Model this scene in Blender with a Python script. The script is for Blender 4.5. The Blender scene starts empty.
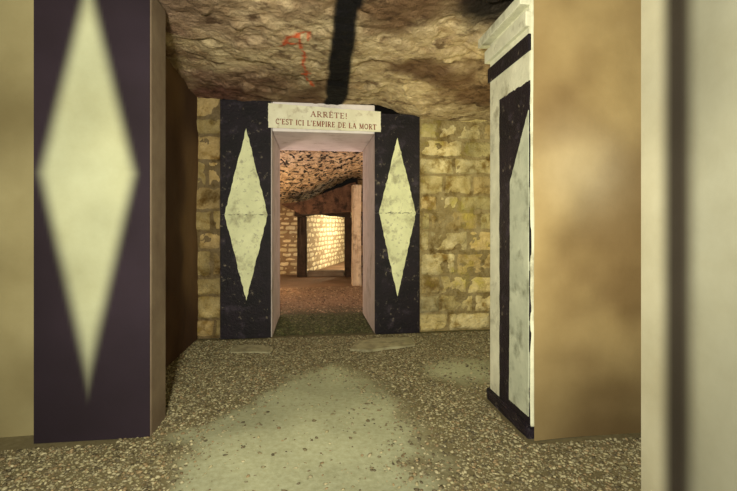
import bpy, bmesh, math, random
import numpy as np
from mathutils import Vector, Matrix
random.seed(7); RNG = np.random.default_rng(7)
S = bpy.context.scene; C = S.collection
S.view_settings.view_transform = 'Standard'
TH = math.radians(7.3); F = 440.0; HZ = 225.0; H = 1.0
sn, cs = math.sin(TH), math.cos(TH)
def ray(px, py):
    u = (px-368.5)/F; v = (HZ-py)/F
    return sn+u*cs, cs-u*sn, v
def at(px, py, Y):
    a, b, c = ray(px, py); t = Y/b
    return (a*t, Y, H+c*t)
def onz(px, py, z):
    a, b, c = ray(px, py); t = (z-H)/c
    return (a*t, b*t)

# ---------------------------------------------------------------- noise
def vn(x, y, s):
    x = np.asarray(x, float); y = np.asarray(y, float)
    xi = np.floor(x); yi = np.floor(y); fx = x-xi; fy = y-yi
    fx = fx*fx*(3-2*fx); fy = fy*fy*(3-2*fy)
    def h(a, b):
        v = np.sin(a*127.1+b*311.7+s*74.7)*43758.5453
        return v-np.floor(v)
    return (h(xi, yi)*(1-fx)+h(xi+1, yi)*fx)*(1-fy)+(h(xi, yi+1)*(1-fx)+h(xi+1, yi+1)*fx)*fy
def fbm(x, y, s=0, o=4):
    r = 0; a = .5; f = 1.; n = 0
    for k in range(o):
        r = r+a*vn((x*.8-y*.6 if k % 2 else x)*f+k*17.3, (x*.6+y*.8 if k % 2 else y)*f-k*9.1, s+k); n += a; a *= .5; f *= 2.03
    return r/n
def sst(a, b, x):
    t = np.clip((x-a)/(b-a), 0, 1); return t*t*(3-2*t)
def segd(x, y, p, q):
    dx, dy = q[0]-p[0], q[1]-p[1]; t = np.clip(((x-p[0])*dx+(y-p[1])*dy)/(dx*dx+dy*dy+1e-9), 0, 1)
    return np.hypot(x-p[0]-t*dx, y-p[1]-t*dy)
def polysd(x, y, P):          # negative inside
    d = np.full(np.shape(x), 1e9); ins = np.zeros(np.shape(x), bool)
    for i in range(len(P)):
        p, q = P[i], P[(i+1) % len(P)]
        d = np.minimum(d, segd(x, y, p, q))
        c = ((p[1] > y) != (q[1] > y)) & (x < (q[0]-p[0])*(y-p[1])/((q[1]-p[1])+1e-12)+p[0])
        ins ^= c
    return np.where(ins, -d, d)

# ---------------------------------------------------------------- materials
def mat(name, c1, c2, scale=6, bump=.3, bscale=30, rough=.85, attr=False, dirt=None, dscale=2.5, dlo=.5, dhi=.7, bdist=.01, dirt2=None, d2scale=6, d2lo=.55, d2hi=.7):
    m = bpy.data.materials.new(name); m.use_nodes = True; nt = m.node_tree; N = nt.nodes; L = nt.links
    b = N['Principled BSDF']; b.inputs['Roughness'].default_value = rough
    b.inputs['Specular IOR Level'].default_value = .25
    tc = N.new('ShaderNodeTexCoord')
    def noise(sc, det=6):
        n = N.new('ShaderNodeTexNoise'); n.inputs['Scale'].default_value = sc; n.inputs['Detail'].default_value = det
        n.inputs['Roughness'].default_value = .62
        L.new(tc.outputs['Object'], n.inputs['Vector']); return n
    def mr(src, a, b_):
        r = N.new('ShaderNodeMapRange'); r.inputs['From Min'].default_value = a; r.inputs['From Max'].default_value = b_
        L.new(src, r.inputs['Value']); return r.outputs['Result']
    def mix(fac, a, b_, mode='MIX'):
        x = N.new('ShaderNodeMix'); x.data_type = 'RGBA'; x.blend_type = mode
        if isinstance(fac, float): x.inputs[0].default_value = fac
        else: L.new(fac, x.inputs[0])
        for i, v in ((6, a), (7, b_)):
            if isinstance(v, tuple): x.inputs[i].default_value = (*v, 1)
            else: L.new(v, x.inputs[i])
        return x.outputs[2]
    col = mix(mr(noise(scale).outputs['Fac'], .32, .68), c1, c2)
    if dirt: col = mix(mr(noise(dscale, 8).outputs['Fac'], dlo, dhi), col, dirt)
    if dirt2: col = mix(mr(noise(d2scale, 8).outputs['Fac'], d2lo, d2hi), col, dirt2)
    if attr:
        a = N.new('ShaderNodeAttribute'); a.attribute_name = 'col'
        col = mix(1., col, a.outputs['Color'], 'MULTIPLY')
    L.new(col, b.inputs['Base Color'])
    bp = N.new('ShaderNodeBump'); bp.inputs['Strength'].default_value = bump; bp.inputs['Distance'].default_value = bdist
    L.new(noise(bscale, 10).outputs['Fac'], bp.inputs['Height']); L.new(bp.outputs['Normal'], b.inputs['Normal'])
    return m
M = dict(
 ceil=mat('ceiling_rock', (1, 1, 1), (.52, .45, .38), 9, 1, 26, attr=True, dirt=(.25, .20, .17), dscale=8, dlo=.53, dhi=.66, bdist=.04),
 backceil=mat('far_ceiling_rock', (.95, .76, .50), (.4, .25, .13), 9, 1, 14, dirt=(.03, .02, .015), dscale=13, dlo=.5, dhi=.57, bdist=.08),
 floor=mat('packed_floor', (1, 1, 1), (.75, .73, .66), 40, .35, 90, attr=True, bdist=.005),
 pebble=mat('gravel_stone', (1, 1, 1), (.7, .68, .62), 60, .3, 120, attr=True, rough=.7),
 stone=mat('wall_stone', (1, 1, 1), (.58, .52, .36), 12, 1, 40, attr=True, dirt=(.30, .22, .10), dscale=6, dlo=.52, dhi=.66, bdist=.03, dirt2=(1.1, 1.15, .6), d2scale=3, d2lo=.56, d2hi=.72),
 brick=mat('pale_brick', (1, 1, 1), (.7, .65, .55), 12, .4, 30, attr=True),
 smooth=mat('stained_render', (1, 1, 1), (.82, .8, .75), 3, .15, 8, attr=True),
 black=mat('dark_paint', (.005, .004, .006), (.014, .009, .016), 5, .7, 45, rough=.6, dirt=(.055, .042, .062), dscale=9, dlo=.56, dhi=.76, bdist=.01, dirt2=(.20, .17, .13), d2scale=22, d2lo=.61, d2hi=.72),
 cream=mat('cream_paint', (.84, .87, .56), (.64, .67, .42), 5, .4, 50, rough=.8, dirt=(.28, .26, .16), dscale=8, dlo=.53, dhi=.75, bdist=.006, dirt2=(.34, .33, .24), d2scale=26, d2lo=.57, d2hi=.72),
 plaster=mat('jamb_plaster', (.66, .60, .60), (.50, .45, .44), 6, .4, 40, dirt=(.28, .23, .18), dscale=4, dlo=.57, dhi=.78),
 soffit=mat('soffit_plaster', (.92, .86, .88), (.78, .72, .74), 6, .4, 40, dirt=(.45, .38, .33), dscale=6, dlo=.58, dhi=.8),
 white=mat('whitewash', (.80, .80, .62), (.56, .56, .42), 6, .5, 40, dirt=(.26, .24, .15), dscale=7, dlo=.54, dhi=.72, bdist=.008),
 inner=mat('grey_whitewash', (.56, .59, .45), (.38, .41, .31), 5, .4, 40, dirt=(.18, .19, .13), dscale=8, dlo=.52, dhi=.72, bdist=.006),
 sign=mat('lintel_stone', (.92, .90, .72), (.78, .75, .57), 8, .3, 50, dirt=(.5, .43, .3), dscale=14, dlo=.55, dhi=.76, bdist=.005),
 ink=mat('red_lettering', (.24, .06, .03), (.36, .12, .06), 60, .1, 80),
 slab=mat('slab_stone', (.40, .38, .25), (.28, .26, .16), 14, .6, 50, dirt=(.16, .14, .09), dscale=10, dlo=.5, dhi=.7),
 beam=mat('dark_beam_stone', (.17, .09, .055), (.05, .026, .016), 8, 1, 14, dirt=(.02, .012, .009), dscale=9, dlo=.52, dhi=.64, bdist=.04),
 frame=mat('black_frame_stone', (.02, .014, .01), (.06, .036, .024), 8, .6, 20),
 post=mat('pale_post_stone', (.7, .58, .42), (.45, .34, .24), 5, .6, 20, dirt=(.22, .15, .1), dscale=8, dlo=.52, dhi=.7),
 darkpost=mat('dark_jamb_stone', (.14, .10, .07), (.22, .17, .12), 4, .2, 20),
)
# ---------------------------------------------------------------- object helpers
def wl(p):
    v = Vector((0, 0, 0))
    while p: v = v+p.location; p = p.parent
    return v
def link(name, me, m, parent=None, smooth=False):
    o = bpy.data.objects.new(name, me); C.objects.link(o)
    me.materials.append(m)
    if smooth: me.polygons.foreach_set('use_smooth', [True]*len(me.polygons))
    if parent: o.parent = parent; o.matrix_parent_inverse = Matrix.Translation(-wl(parent))
    return o
def obj(name, bm, m, parent=None, smooth=False):
    bmesh.ops.recalc_face_normals(bm, faces=bm.faces)
    me = bpy.data.meshes.new(name); bm.to_mesh(me); bm.free()
    return link(name, me, m, parent, smooth)
def struct(o): o['kind'] = 'structure'; return o
def tag(o, label, cat, group=None, kind='thing'):
    o['label'] = label; o['category'] = cat
    if group: o['group'] = group
    if kind: o['kind'] = kind
    return o
def thing(name, loc, label, cat, group=None):
    o = bpy.data.objects.new(name, None); C.objects.link(o); o.location = loc; o.empty_display_size = .1
    return tag(o, label, cat, group)
def box(bm, x0, x1, y0, y1, z0, z1, bev=.006, cuts=0, jit=0):
    t = bmesh.new(); bmesh.ops.create_cube(t, size=1)
    for v in t.verts: v.co = Vector((x0+(v.co.x+.5)*(x1-x0), y0+(v.co.y+.5)*(y1-y0), z0+(v.co.z+.5)*(z1-z0)))
    if bev: bmesh.ops.bevel(t, geom=t.edges[:], offset=bev, segments=2, affect='EDGES', profile=.6)
    if cuts: bmesh.ops.subdivide_edges(t, edges=t.edges[:], cuts=cuts, use_grid_fill=True)
    if jit:
        for v in t.verts: v.co += Vector([random.uniform(-jit, jit) for _ in range(3)])
    me = bpy.data.meshes.new('t'); t.to_mesh(me); t.free(); bm.from_mesh(me); bpy.data.meshes.remove(me)
    return bm
def prism(bm, pts, off):       # flat polygon pts (3D) extruded along off
    a = [bm.verts.new(p) for p in pts]; b = [bm.verts.new(Vector(p)+Vector(off)) for p in pts]
    bm.faces.new(a); bm.faces.new(b[::-1]); n = len(a)
    for i in range(n): bm.faces.new((a[i], b[i], b[(i+1) % n], a[(i+1) % n]))
    return bm
def ragged(pts, n, jit):       # subdivide outline and jitter
    out = []
    for i in range(len(pts)):
        p, q = pts[i], pts[(i+1) % len(pts)]
        for k in range(n):
            f = k/n; j = 0 if k == 0 else jit
            out.append((p[0]+(q[0]-p[0])*f+random.uniform(-j, j), p[1]+(q[1]-p[1])*f+random.uniform(-j, j)))
    return out
def rawmesh(name, v, q, col):
    me = bpy.data.meshes.new(name); n = q.shape[1]
    me.vertices.add(len(v)); me.vertices.foreach_set('co', v.astype(np.float32).ravel())
    me.loops.add(q.size); me.loops.foreach_set('vertex_index', q.astype(np.int32).ravel())
    me.polygons.add(len(q)); me.polygons.foreach_set('loop_start', np.arange(0, q.size, n, dtype=np.int32))
    me.update(calc_edges=True); me.validate()
    if col is not None:
        a = me.color_attributes.new('col', 'FLOAT_COLOR', 'POINT')
        c = np.ones((len(v), 4), np.float32); c[:, :3] = col; a.data.foreach_set('color', c.ravel())
    return me
def meshgrid(name, X, Y, Z, col):
    ny, nx = X.shape
    v = np.stack([X.ravel(), Y.ravel(), Z.ravel()], 1)
    i = np.arange(nx*ny).reshape(ny, nx)
    q = np.stack([i[:-1, :-1].ravel(), i[:-1, 1:].ravel(), i[1:, 1:].ravel(), i[1:, :-1].ravel()], 1)
    return rawmesh(name, v, q, col)
def vsheet(name, P0, U, N, w, h, step, colfn, relief, m, parent=None, z0=0):
    a, b = np.meshgrid(np.linspace(0, w, max(2, int(w/step))), np.linspace(z0, h, int((h-z0)/step)))
    d = relief(a, b) if relief else a*0
    P0, U, N = np.array(P0, float), np.array(U, float), np.array(N, float)
    return link(name, meshgrid(name, P0[0]+a*U[0]+d*N[0], P0[1]+a*U[1]+d*N[1], b+P0[2], colfn(a, b).reshape(-1, 3)), m, parent, True)
def lerp(c1, c2, f): return np.array(c1)*(1-f[..., None])+np.array(c2)*f[..., None]

# ---------------------------------------------------------------- ceiling
def ceil_z(x, y):
    base = 2.115+.03*(4-y)-.13*sst(.55, 1.05, x)*sst(2.9, 4, y)
    n1 = fbm(x*.9+3, y*1.0+1, 5, 3)+.25*fbm(x*5, y*5, 8, 3)
    q = n1*6; st = (np.floor(q)+sst(.85, 1., q-np.floor(q)))/6
    n = (st-.62)*.13*(1-.6*sst(3.6, 4, y))+(fbm(x*5, y*5.5, 9, 4)-.5)*.035+(fbm(x*22, y*22, 12, 3)-.5)*.02
    return base+n
xs = np.arange(-2.8, 3.0, .0125); ys = np.arange(-.6, 4.03, .0125)
X, Y = np.meshgrid(xs, ys); Z = ceil_z(X, Y)
n = fbm(X*2.6, Y*2.6, 21, 5); n2 = fbm(X*1.3+9, Y*1.3, 31, 3)[..., None]
col = lerp([.24, .145, .08], [.86, .70, .44], sst(.3, .70, n))
col = col*(.5+.95*n2)
n = n[..., None]
purp = (sst(.2, -1.0, X)*sst(.38, .6, fbm(X*2, Y*2, 44, 4)))[..., None]*.7
col = col*(1-purp)+np.array([.26, .11, .10])*purp
dk = (sst(.55, .15, np.abs(X+.75))*sst(2.9, 2.2, Y))[..., None]*.5       # deep shade at the ceiling's left, painted into its colour
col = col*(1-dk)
A = onz(349, 0, 2.15); B = onz(334, 104, 2.11)
sx = A[0]+(B[0]-A[0])*(Y-A[1])/(B[1]-A[1])
wv = .064+.024*sst(2, 4, Y)
sd = np.abs(X-sx+(fbm(X*4, Y*4, 3, 4)-.5)*.05)-wv
s = (1-sst(-.012, .018, sd))[..., None]
col = col*(1-s)+np.array([.004, .003, .005])*s
p = onz(496, 10, 2.15); dd = np.hypot(X-p[0], (Y-p[1])*.6)
s = (1-sst(.09, .28, dd+(n[..., 0]-.5)*.3))[..., None]*.95
col = col*(1-s)+np.array([.010, .008, .008])*s
d = np.full(X.shape, 9.)
for st_ in ([(282, 46), (288, 37), (300, 36), (310, 35), (308, 41)], [(285, 41), (296, 44)], [(299, 37), (301, 48), (305, 52), (303, 62), (307, 68), (305, 73), (313, 83)], [(303, 70), (310, 70)]):
    P = [onz(a, b, 2.12) for a, b in st_]
    for i in range(len(P)-1): d = np.minimum(d, segd(X, Y, P[i], P[i+1]))
s = (1-sst(.003, .015, d+(fbm(X*30, Y*30, 2, 2)-.5)*.022))[..., None]*.88
col = col*(1-s)+np.array([.80, .11, .02])*s
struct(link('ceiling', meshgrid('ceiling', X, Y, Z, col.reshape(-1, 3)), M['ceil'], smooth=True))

# ---------------------------------------------------------------- floor
PATH = [onz(a, b, 0) for a, b in [(332, 362), (306, 374), (278, 386), (254, 400), (228, 416), (196, 436), (180, 460), (160, 520), (150, 600), (470, 600), (444, 520), (434, 478), (416, 450), (406, 432), (384, 418), (388, 402), (374, 384), (354, 368)]]
SPOT = [onz(a, b, 0) for a, b in [(428, 366), (450, 361), (484, 362), (490, 378), (462, 380), (436, 376)]]
def bare(x, y):
    w = (fbm(x*5, y*5, 61, 4)-.5)*.38
    return np.minimum(polysd(x, y, PATH)+w, polysd(x, y, SPOT)+w*.25-.03)
def floor_z(x, y): return (fbm(x*2, y*2, 71, 3)-.5)*.02*sst(8.5, 4, y)-.002
xs = np.arange(-2.8, 3.0, .02); ys = np.concatenate([np.arange(-.6, 4.2, .02), np.arange(4.2, 13.2, .06)])
X, Y = np.meshgrid(xs, ys); Z = floor_z(X, Y)
b = (1-sst(-.10, .12, bare(X, Y)))[..., None]
n = fbm(X*3, Y*3, 81, 5)[..., None]
col = np.array([.17, .145, .08])*(.6+.8*n)
col = col*(1-b)+np.array([.40, .42, .29])*(.6+.7*n)*b
far = sst(4.6, 5.6, Y)[..., None]
col = col*(1-far)+np.array([.22, .14, .09])*(.6+.8*n)*far
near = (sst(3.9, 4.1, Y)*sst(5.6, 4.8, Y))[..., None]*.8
col = col*(1-near)+np.array([.035, .045, .018])*near  # dark green shadow past the threshold, painted into the floor colour
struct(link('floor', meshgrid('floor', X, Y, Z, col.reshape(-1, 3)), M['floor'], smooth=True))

# gravel
t_ = bmesh.new(); bmesh.ops.create_icosphere(t_, subdivisions=1, radius=1)
IV = np.array([v.co[:] for v in t_.verts]); IF = np.array([[v.index for v in f.verts] for f in t_.faces]); t_.free()
def gravel(name, x0, x1, y0, y1, n, size, pal, dens, label):
    x = RNG.uniform(x0, x1, n); y = RNG.uniform(y0, y1, n)
    keep = RNG.random(n) < dens(x, y); x = x[keep]; y = y[keep]; k = len(x)
    r = size*(.45+1.1*RNG.random(k)**2.6)
    sc = np.stack([r*RNG.uniform(.7, 1.4, k), r*RNG.uniform(.7, 1.2, k), r*RNG.uniform(.35, .65, k)], 1)
    V = IV[None]*RNG.uniform(.75, 1.2, (k, 12, 1))*sc[:, None, :]
    a = RNG.uniform(0, 6.283, k); ca, sa = np.cos(a)[:, None], np.sin(a)[:, None]
    tl = RNG.uniform(-.4, .4, k)[:, None]
    vx, vy, vz = V[..., 0], V[..., 1], V[..., 2]
    vz2 = vz+vx*tl
    P = np.stack([vx*ca-vy*sa+x[:, None], vx*sa+vy*ca+y[:, None], vz2+(floor_z(x, y)+sc[:, 2]*.3)[:, None]], -1)
    q = (IF[None]+(np.arange(k)*12)[:, None, None]).reshape(-1, 3)
    pal = np.array(pal); c = pal[RNG.integers(0, len(pal), k)]*RNG.uniform(.6, 1.2, (k, 1))
    return tag(link(name, rawmesh(name, P.reshape(-1, 3), q, np.repeat(c, 12, 0)), M['pebble']), label, 'gravel', kind='stuff')
OBS = [(.98, 1.9, 1.90, 2.46), (1.09, 1.6, .4, 1.4), (-1.7, -.90, 2.15, 2.46)]
SLABS = [[(229, 352), (234, 345), (262, 345), (273, 348), (270, 352)], [(350, 349), (358, 341), (376, 338), (410, 337), (415, 345), (392, 347), (370, 350)]]
SLP = [[onz(a, b, .01) for a, b in s_] for s_ in SLABS]
def dens(x, y):
    d = bare(x, y)
    k = np.clip(.035+.2*sst(-.22, .0, d)+.82*sst(-.04, .2, d), 0, 1)*(.6+.6*fbm(x*6, y*6, 91, 3))
    for a, b_, c, e in OBS: k = np.where((x > a) & (x < b_) & (y > c) & (y < e), 0, k)
    for s_ in SLP: k = np.where(polysd(x, y, s_) < .006, 0, k)
    return k
gravel('gravel', -1.7, 1.75, 1.15, 3.96, 110000, .0072, [(.33, .30, .18), (.28, .25, .15), (.44, .40, .26), (.18, .15, .09), (.28, .21, .12), (.35, .32, .21), (.13, .11, .07)], dens,
       'loose tan and brown gravel over the floor in front of the doorway')
gravel('gravel', -.33, .55, 4.03, 4.97, 3500, .010, [(.12, .13, .055), (.18, .17, .08), (.06, .07, .03)], lambda x, y: .8+0*x, 'gravel inside the doorway passage, with dark green shade in its colour')  # passage palette is darkened to carry the shadow there
gravel('gravel', -1.1, 1.2, 5.03, 7.1, 7000, .011, [(.36, .25, .16), (.28, .18, .11), (.42, .31, .21), (.15, .1, .065)], lambda x, y: .8+0*x, 'reddish brown gravel on the floor of the chamber beyond the doorway')

# ---------------------------------------------------------------- masonry
def masonry(name, P0, U, N, width, height, ch, sw, pal, mortar, m, gap=.012, bulge=.03, rough=.012, seed=0, tint=None, g=(9, 7), edge=.75):
    rr = random.Random(seed); P0 = np.array(P0, float); U = np.array(U, float); N = np.array(N, float); K = np.array([0, 0, 1.])
    U = U/np.linalg.norm(U); N = N/np.linalg.norm(N)
    VV = []; QQ = []; CC = []; base = 0
    def sheet(a, b, d, col, nx, ny):
        nonlocal base
        v = P0+a.reshape(-1, 1)*U+b.reshape(-1, 1)*K+d.reshape(-1, 1)*N
        i = np.arange(nx*ny).reshape(ny, nx)+base
        QQ.append(np.stack([i[:-1, :-1].ravel(), i[:-1, 1:].ravel(), i[1:, 1:].ravel(), i[1:, :-1].ravel()], 1))
        VV.append(v); CC.append(col); base += nx*ny
    a, b = np.meshgrid(np.linspace(0, width, 60), np.linspace(0, height, 60))
    sheet(a, b, (fbm(a*12, b*12, seed, 3)-.5)*rough*.6, np.tile(np.array(mortar), (3600, 1)), 60, 60)
    z = 0
    while z < height-.02:
        h = min(rr.uniform(*ch), height-z)
        if height-z-h < ch[0]*.5: h = height-z
        x = -rr.uniform(0, sw[0])
        while x < width:
            w = rr.uniform(*sw); xa = max(x, 0); xb = min(x+w, width)
            if xb-xa > .03:
                nx, ny = g
                s = np.linspace(0, 1, nx); t = np.linspace(0, 1, ny); s = .5-.5*np.cos(s*math.pi); t = .5-.5*np.cos(t*math.pi)
                ss, tt = np.meshgrid(s, t)
                e = np.minimum(np.minimum(ss, 1-ss)*(xb-xa), np.minimum(tt, 1-tt)*h)
                aa = xa+gap/2+ss*(xb-xa-gap); bb = z+gap/2+tt*(h-gap)
                j = gap*1.2
                aa = aa+(vn(aa*14, bb*14, seed+5)-.5)*j*2.4; bb = bb+(vn(aa*14+5, bb*14, seed+6)-.5)*j*2.4
                aa = np.clip(aa, 0, width); bb = np.clip(bb, 0, height)
                d = -.005+(bulge*rr.uniform(.4, 1.3))*sst(0, .03, e)+(fbm(aa*16, bb*16, seed+7, 4)-.5)*rough*2*sst(0, .03, e)
                c = np.array(rr.choice(pal))*rr.uniform(.8, 1.15)
                cc = np.tile(c, (nx*ny, 1))*(edge+(1.15-edge)*sst(0, .018, e)).reshape(-1, 1)
                if tint is not None: cc = cc*tint(aa, bb).reshape(-1, 1)
                sheet(aa, bb, d, cc, nx, ny)
            x += w
        z += h
    me = rawmesh(name, np.concatenate(VV), np.concatenate(QQ), np.concatenate(CC))
    return struct(link(name, me, m, smooth=True))
OCH = [(.76, .64, .33), (.70, .59, .31), (.80, .69, .40), (.66, .57, .29), (.70, .55, .27), (.78, .68, .40)]
BRN = [(.36, .24, .12), (.3, .22, .12), (.44, .3, .16), (.26, .17, .1)]
LX0, LX1, RX0, RX1 = -.794, -.355, .573, .996
def tnt(a, b): return .30+1.2*fbm(a*4+3, b*4, 55, 5)
masonry('wall_back', (RX1, 4.03, 0), (1, 0, 0), (0, -1, 0), 1.9, 2.2, (.15, .24), (.2, .52), OCH, (.42, .34, .18), M['stone'], seed=13, gap=.006, bulge=.014, rough=.02, g=(21, 13), tint=tnt, edge=.62)
masonry('wall_back', (-2.6, 4.03, 0), (1, 0, 0), (0, -1, 0), 2.6+LX0, 2.2, (.15, .24), (.2, .5), [(.5, .37, .18), (.42, .33, .16)], (.24, .18, .1), M['stone'], seed=4, gap=.006, bulge=.014, rough=.02, g=(21, 13), tint=tnt, edge=.62)
def soft(c1, c2, sc, seed):
    return lambda a, b: lerp(c1, c2, sst(.25, .75, fbm(a*sc, b*sc, seed, 2)))
def rel(seed): return lambda a, b: (fbm(a*3, b*3, seed, 3)-.5)*.03
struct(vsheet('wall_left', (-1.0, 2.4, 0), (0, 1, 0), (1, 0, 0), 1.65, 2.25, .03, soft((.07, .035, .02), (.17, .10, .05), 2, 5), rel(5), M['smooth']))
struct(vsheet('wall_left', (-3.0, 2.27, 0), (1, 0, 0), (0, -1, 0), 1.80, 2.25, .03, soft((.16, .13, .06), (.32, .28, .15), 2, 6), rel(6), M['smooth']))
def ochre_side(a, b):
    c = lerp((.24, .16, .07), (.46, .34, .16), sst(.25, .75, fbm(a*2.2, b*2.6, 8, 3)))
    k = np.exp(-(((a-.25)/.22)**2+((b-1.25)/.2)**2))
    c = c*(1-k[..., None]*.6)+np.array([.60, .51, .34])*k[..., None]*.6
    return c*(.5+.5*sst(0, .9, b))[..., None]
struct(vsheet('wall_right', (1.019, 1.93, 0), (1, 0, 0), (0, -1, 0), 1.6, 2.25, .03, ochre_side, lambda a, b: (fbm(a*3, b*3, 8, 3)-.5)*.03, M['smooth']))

# ---------------------------------------------------------------- doorway pillars
def lozenge(cx, zm, zt, zb, hw, y):
    bm = bmesh.new(); g = .0018
    for sgn, ze in ((1, zt), (-1, zb)):
        tri = [(cx-hw, zm+sgn*g), (cx+hw, zm+sgn*g), (cx, ze)]
        if sgn < 0: tri = tri[::-1]
        prism(bm, [(a, y, b) for a, b in ragged(tri, 26, .0042)], (0, .006, 0))
    return bm
def door_pillar(x0, x1, seam, zt, loz, label):
    t = thing('painted_pillar', ((x0+x1)/2, 4.5, 0), label, 'pillar', 'lozenge pillars flanking the doorway')
    bm = bmesh.new(); box(bm, x0, x1, 4.0, 5.0, -.02, zt, .012)
    obj('pillar_body', bm, M['plaster'], t)
    bm = bmesh.new(); box(bm, x0-.004, x1-.008, 3.978, 4.004, 0, seam-.001, .004); box(bm, x0-.004, x1-.008, 3.978, 4.004, seam+.001, zt, .004)
    obj('painted_face', bm, M['black'], t)['label'] = 'dark violet-black painted front'
    obj('lozenge', lozenge(*loz, 3.973), M['cream'], t)['label'] = 'tall cream painted lozenge'
    return t
door_pillar(LX0, LX1, 1.09, 2.10, (-.575, 1.09, 1.85, .335, .184), 'dark pillar with a cream lozenge, forming the left side of the doorway')
door_pillar(RX0, RX1, 1.11, 2.02, (.778, 1.11, 1.80, .345, .172), 'dark pillar with a cream lozenge, forming the right side of the doorway')

# ---------------------------------------------------------------- lintel and inscription
t = thing('door_lintel', (.11, 4.5, 1.835), 'pale stone lintel with two lines of red lettering above the doorway', 'lintel')
bm = bmesh.new(); box(bm, LX1+.003, RX0-.003, 3.995, 5.0, 1.835, 2.10, .01); obj('soffit_block', bm, M['soffit'], t)
bm = bmesh.new()
prism(bm, [(a, 3.970, b) for a, b in ragged([(-.385, 1.862), (.622, 1.850), (.622, 2.035), (-.385, 2.078)], 14, .0022)], (0, .007, 0))
obj('sign_slab', bm, M['sign'], t)
def arc(cx, cy, rx, ry, a0, a1, n=10): return [(cx+rx*math.cos(math.radians(a0+(a1-a0)*i/n)), cy+ry*math.sin(math.radians(a0+(a1-a0)*i/n))) for i in range(n+1)]
TK, TN = .17, .075
def ser(x, y, w=.17): return ([(x-w, y), (x+w, y)], TN)
E_ = [([(.2, 0), (.2, 1)], TK), ([(.02, .03), (.7, .03)], TN), ([(.02, .97), (.68, .97)], TN), ([(.2, .52), (.55, .52)], TN), ([(.7, 0), (.7, .22)], TN), ([(.68, 1), (.68, .8)], TN), ([(.55, .62), (.55, .42)], TN)]
G = {
 'A': (.95, [([(.12, 0), (.46, 1)], TN), ([(.46, 1), (.82, 0)], TK), ([(.24, .35), (.68, .35)], TN), ser(.12, .03, .12), ser(.82, .03, .14)]),
 'R': (.9, [([(.2, 0), (.2, 1)], TK), ([(.05, .97), (.42, .97)]+arc(.42, .74, .26, .23, 90, -90)+[(.2, .51)], TN*1.3), ([(.4, .5), (.8, 0)], TK*.9), ser(.2, .03), ser(.82, .03, .09)]),
 'E': (.8, E_), 'Ê': (.8, E_+[([(.2, 1.12), (.4, 1.27), (.6, 1.12)], TN)]),
 'T': (.85, [([(.42, 0), (.42, 1)], TK), ([(.02, .97), (.82, .97)], TN), ([(.03, 1), (.03, .75)], TN), ([(.81, 1), (.81, .75)], TN), ser(.42, .03)]),
 '!': (.35, [([(.17, .35), (.17, 1)], TK*.8), ([(.17, 0), (.17, .14)], TK)]),
 'C': (.9, [(arc(.47, .5, .38, .46, 50, 310, 16), TN*1.6), ([(.74, 1), (.74, .72)], TN)]),
 "'": (.3, [([(.16, 1.02), (.1, .75)], TK*.7)]),
 'S': (.7, [(arc(.35, .74, .24, .22, 30, 270, 10)+arc(.35, .27, .26, .25, 90, -150, 10), TN*1.6), ([(.6, 1), (.6, .76)], TN), ([(.08, 0), (.08, .24)], TN)]),
 'I': (.42, [([(.2, 0), (.2, 1)], TK), ser(.2, .03), ser(.2, .97)]),
 'L': (.78, [([(.2, 0), (.2, 1)], TK), ser(.2, .97), ([(.04, .03), (.7, .03)], TN), ([(.7, 0), (.7, .25)], TN)]),
 'M': (1.15, [([(.17, 0), (.17, 1)], TN), ([(.17, 1), (.55, .08)], TK), ([(.55, .08), (.93, 1)], TN), ([(.93, 1), (.93, 0)], TK), ser(.17, .03, .12), ser(.95, .03, .14)]),
 'P': (.78, [([(.2, 0), (.2, 1)], TK), ([(.05, .97), (.42, .97)]+arc(.42, .72, .26, .25, 90, -90)+[(.2, .47)], TN*1.3), ser(.2, .03)]),
 'D': (.95, [([(.2, 0), (.2, 1)], TK), ([(.04, .97), (.4, .97)]+arc(.4, .5, .42, .47, 90, -90, 14)+[(.04, .03)], TN*1.4)]),
 'O': (.98, [(arc(.48, .5, .38, .46, 0, 360, 20), TN*1.7)]), ' ': (.5, []),
}
def inscription(text, xc, zb, h, width, parent, y=3.9685, slope=-.03):
    adv = sum(G[c][0] for c in text)+.12*(len(text)-1); sx_ = width/adv; cur = 0; bm = bmesh.new()
    for c in text+' ':
        for pl, tk in G[c][1]:
            for i in range(len(pl)-1):
                p = Vector(((cur+pl[i][0])*sx_, pl[i][1]*h)); q = Vector(((cur+pl[i+1][0])*sx_, pl[i+1][1]*h))
                d = (q-p)
                if d.length < 1e-6: continue
                d.normalize(); nn = Vector((-d.y, d.x))*tk*h*.56; d = d*tk*h*.12
                cs_ = [p-d+nn, q+d+nn, q+d-nn, p-d-nn]
                prism(bm, [(xc-width/2+v.x, y, zb+v.y+(-width/2+v.x)*slope) for v in cs_], (0, .003, 0))
        cur += G[c][0]+.12
        if c == ' ': obj('inscription_word', bm, M['ink'], parent); bm = bmesh.new()
    bm.free()
inscription('ARRÊTE!', .15, 1.965, .049, .33, t)
inscription("C'EST ICI L'EMPIRE DE LA MORT", .13, 1.882, .047, .90, t)

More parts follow.
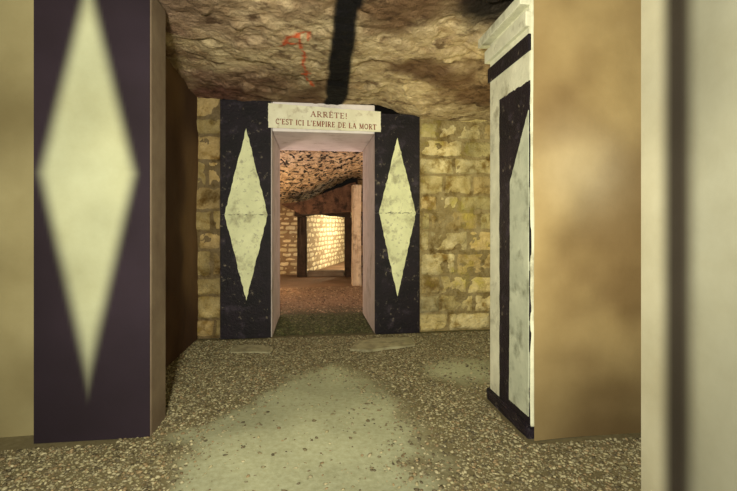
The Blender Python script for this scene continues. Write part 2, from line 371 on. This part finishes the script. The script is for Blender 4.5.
# ---------------------------------------------------------------- right painted pillars
def pillar_base(fx, y0, y1, back, label):
    t = thing('painted_pillar', (fx+back/2, (y0+y1)/2, 0), label, 'pillar')
    bm = bmesh.new(); box(bm, fx, fx+back, y0, y1, .05, 2.085, .012); obj('pillar_body', bm, M['white'], t)
    bm = bmesh.new(); box(bm, fx-.012, fx+back-.02, y0+.002, y1+.012, -.02, .06, .012, 4, .005); obj('plinth', bm, M['black'], t)['label'] = 'dark base course'
    bm = bmesh.new(); box(bm, fx-.05, fx+back-.01, y0+.002, y1+.05, 2.035, 2.085, .005); box(bm, fx-.022, fx+back-.01, y0+.002, y1+.022, 1.935, 2.005, .005)
    obj('cornice', bm, M['white'], t)
    return t
fx, y0, y1 = 1.015, 1.95, 2.43
t = pillar_base(fx, y0, y1, .34, 'tall whitewashed pillar with black border and stepped cornice, right of the gravel path')
bm = bmesh.new(); box(bm, fx-.008, fx+.02, y0+.002, y1+.008, 1.82, 1.90, .003); obj('frieze_band', bm, M['black'], t)
P = [(2.286, .06), (2.286, 1.68), (y0+.004, 1.68), (y0+.004, .06)]
bm = prism(bmesh.new(), [(fx-.004, a, b) for a, b in ragged(P, 30, .004)], (.01, 0, 0)); obj('dark_panel', bm, M['black'], t)
P = [(2.160, .1), (2.150, .8), (2.150, 1.22), (y0+.006, 1.54), (y0+.006, .1)]
bm = prism(bmesh.new(), [(fx-.008, a, b) for a, b in ragged(P, 24, .0018)], (.006, 0, 0)); obj('pale_inset', bm, M['inner'], t)
fx, y0, y1 = 1.11, .45, 1.37
t = pillar_base(fx, y0, y1, .4, 'large whitewashed pillar with one dark vertical stripe, at the extreme right edge')
def stripe(a, b):
    yy = y0+.012+a
    c = lerp((.44, .42, .31), (.27, .27, .21), sst(1.26, 1.14, yy))
    k = sst(1.30, 1.225, yy)*sst(1.125, 1.20, yy)
    c = c*(1-k[..., None])+np.array([.03, .024, .018])*k[..., None]
    return c*(.7+.6*fbm(a*3, b*2, 77, 3))[..., None]
vsheet('painted_face', (fx-.004, y0+.012, 0), (0, 1, 0), (-1, 0, 0), y1-y0-.02, 1.92, .012, stripe, None, M['smooth'], t, .06)

# left near pillar
lx0 = at(36, 300, 2.2)[0]; lx1 = at(151, 300, 2.2)[0]
t = thing('painted_pillar', ((lx0+lx1)/2, 2.4, 0), 'large dark pillar with a broad pale lozenge, at the extreme left edge', 'pillar')
bm = bmesh.new(); box(bm, lx0, lx1, 2.2, 2.42, -.02, 2.12, .012); obj('pillar_body', bm, M['darkpost'], t)
lc = at(88, 200, 2.19)[0]-(lx0-.004)
def lozpaint(a, b):
    d = np.abs(a-lc)/.20+np.where(b > 1.24, (b-1.24)/.88, (1.24-b)/.93)
    k = 1-sst(.78, 1.2, d)
    c = lerp((.012, .007, .012), (.028, .018, .03), fbm(a*3, b*3, 12, 2))
    L_ = lerp((.36, .38, .26), (.52, .54, .36), fbm(a*3, b*3, 14, 2))
    return c*(1-k[..., None])+L_*k[..., None]
vsheet('painted_face', (lx0-.004, 2.19, 0), (1, 0, 0), (0, -1, 0), lx1-lx0+.002, 2.14, .012, lozpaint, None, M['smooth'], t)['label'] = 'violet-black front with a soft-edged pale lozenge'

# ---------------------------------------------------------------- loose slabs
def flat(name, P, h, m, label):
    P = ragged(P, 6, .009)
    bm = prism(bmesh.new(), [(a, b, -.008) for a, b in P], (0, 0, h+.008))
    bmesh.ops.recalc_face_normals(bm, faces=bm.faces)
    bmesh.ops.bevel(bm, geom=[e for e in bm.edges if min(v.co.z for v in e.verts) > h-.002], offset=.003, segments=2, affect='EDGES')
    tag(obj(name, bm, m), label, 'stone slab')
flat('stone_slab', SLP[0], .010, M['slab'], 'long thin stone slab in the gravel before the left lozenge pillar')
flat('stone_slab', SLP[1], .012, M['slab'], 'flat stone slab in the gravel before the right lozenge pillar')

# ---------------------------------------------------------------- chamber beyond
def bc(x, y):
    b = 1.95-(y-5)/3.5*(.0+.46*sst(.85, -.35, x))
    q = fbm(x*1.5, y*1.5, 13, 4)*7; st = (np.floor(q)+sst(.7, 1, q-np.floor(q)))/7
    return b+(st-.45)*.16+(fbm(x*7, y*7, 15, 4)-.5)*.12
xs = np.arange(-2.2, 2.4, .02); ys = np.arange(5.005, 8.9, .02)
X, Y = np.meshgrid(xs, ys)
struct(link('ceiling', meshgrid('ceiling_chamber', X, Y, np.maximum(bc(X, Y), 1.40), None), M['backceil'], smooth=True))
YEL = [(.80, .68, .44), (.74, .62, .4), (.84, .74, .52)]
fb = dict(gap=.010, bulge=.012, g=(5, 5))
masonry('wall_far', (-2.0, 8.95, 0), (1, 0, 0), (0, -1, 0), 1.80, 1.9, (.085, .095), (.16, .24), YEL, (.36, .25, .15), M['brick'], seed=21, **fb)
masonry('wall_far', (-.12, 9.1, 0), (1.2, 3.6, 0), (3.6, -1.2, 0), 4.4, 1.7, (.10, .11), (.2, .32), [(.9, .84, .64), (.82, .75, .55)], (.45, .36, .24), M['brick'], seed=22, **fb)
masonry('wall_left', (-1.6, 5.0, 0), (0, 1, 0), (1, 0, 0), 3.95, 2.0, (.16, .27), (.22, .5), BRN, (.2, .13, .08), M['stone'], seed=25)
masonry('wall_right', (1.9, 5.0, 0), (0, 1, 0), (-1, 0, 0), 3.8, 2.0, (.16, .27), (.22, .5), BRN, (.2, .13, .08), M['stone'], seed=26)
masonry('wall_right', (2.1, 9.0, 0), (0, 1, 0), (-1, 0, 0), 4.2, 1.7, (.085, .095), (.16, .24), YEL, (.2, .15, .1), M['brick'], seed=27, **fb)
masonry('wall_right', (.89, 8.75, 0), (1, 0, 0), (0, -1, 0), 1.1, 2.0, (.16, .27), (.22, .5), BRN, (.1, .06, .04), M['stone'], seed=28)
bm = box(bmesh.new(), -.7, 2.2, 8.9, 13.2, 1.5, 1.6, .02, 6, .01); struct(obj('ceiling', bm, M['post']))
t = thing('stone_beam', (.28, 8.6, 1.24), 'dark reddish slanting stone beam over the small far opening', 'beam')
def P8(px, py, Y): return at(px, py, Y)
O8 = ragged([(281, 204), (300, 214), (350, 212), (356, 211), (356, 182), (335, 189), (308, 200)], 3, .6)
pts = [P8(a, b, 7.75-(a-282)*.004) for a, b in O8]
bm = prism(bmesh.new(), pts, (0.03, .70, 0)); obj('slab', bm, M['beam'], t)
bm = prism(bmesh.new(), [(a, 8.5, b) for a, b in ragged([(-.34, 1.17), (.2, 1.20), (.74, 1.15), (.74, 1.40), (-.34, 1.40)], 4, .012)], (0, .38, 0)); obj('frame_bar', bm, M['frame'], t)['label'] = 'black underside bar'
bm = box(bmesh.new(), .665, .80, 7.2, 7.42, -.01, 1.66, .014, 4, .009)
t = tag(obj('stone_post', bm, M['post']), 'pale lit upright stone post at the right of the far opening', 'post')
bm = box(bmesh.new(), .64, .88, 8.5, 8.72, -.01, 1.145, .012, 4, .008); obj('dark_jamb', bm, M['frame'], t)
bm = box(bmesh.new(), -.28, -.11, 8.55, 8.88, -.01, 1.155, .015, 4, .012)
tag(obj('stone_post', bm, M['frame']), 'dark rough upright post at the left of the far opening', 'post')
bm = box(bmesh.new(), -.09, .625, 8.6, 8.8, -.01, .10, .02, 5, .006)
tag(obj('stone_curb', bm, M['darkpost']), 'low stone sill across the bottom of the far opening', 'curb')

# ---------------------------------------------------------------- lights
def light(kind, loc, power, color, size=.1, target=None):
    l = bpy.data.lights.new('unseen_light', kind); l.energy = power; l.color = color
    o = bpy.data.objects.new('unseen_light', l); C.objects.link(o); o.location = loc
    if kind == 'AREA': l.size = size
    else: l.shadow_soft_size = size
    if target: o.rotation_euler = (Vector(target)-Vector(loc)).to_track_quat('-Z', 'Y').to_euler()
light('AREA', (-.25, -.15, 1.25), 112, (1, .95, .74), .16, (.35, 4, 1.4))
light('POINT', (1.5, 2.95, 1.35), 17, (1, .90, .45), .06)
light('POINT', (-.6, 5.55, 1.2), 12, (1, .78, .76), .08)  # added light, out of view, to brighten the right reveal
light('POINT', (.86, 5.55, 1.2), 9, (1, .78, .74), .08)  # matching added light, out of view, for the left reveal
light('POINT', (-.95, 6.6, .7), 48, (1, .68, .36), .1)
light('POINT', (1.45, 6.3, 1.1), 20, (1, .70, .42), .1)
light('POINT', (1.45, 10.3, 1.0), 100, (1, .88, .6), .1)
light('POINT', (-.75, 8.3, .6), 6, (1, .80, .5), .06)
w = bpy.data.worlds.new('w'); S.world = w; w.use_nodes = True
w.node_tree.nodes['Background'].inputs[0].default_value = (.5, .42, .3, 1); w.node_tree.nodes['Background'].inputs[1].default_value = .012
# ---------------------------------------------------------------- camera
cd = bpy.data.cameras.new('camera'); cam = bpy.data.objects.new('camera', cd); C.objects.link(cam)
cd.sensor_width = 36; cd.lens = F/737*36; cd.shift_y = -(245.5-HZ)/737; cd.clip_start = .05
cam.location = (0, 0, H); cam.rotation_euler = (math.radians(90), 0, -TH)
S.camera = cam
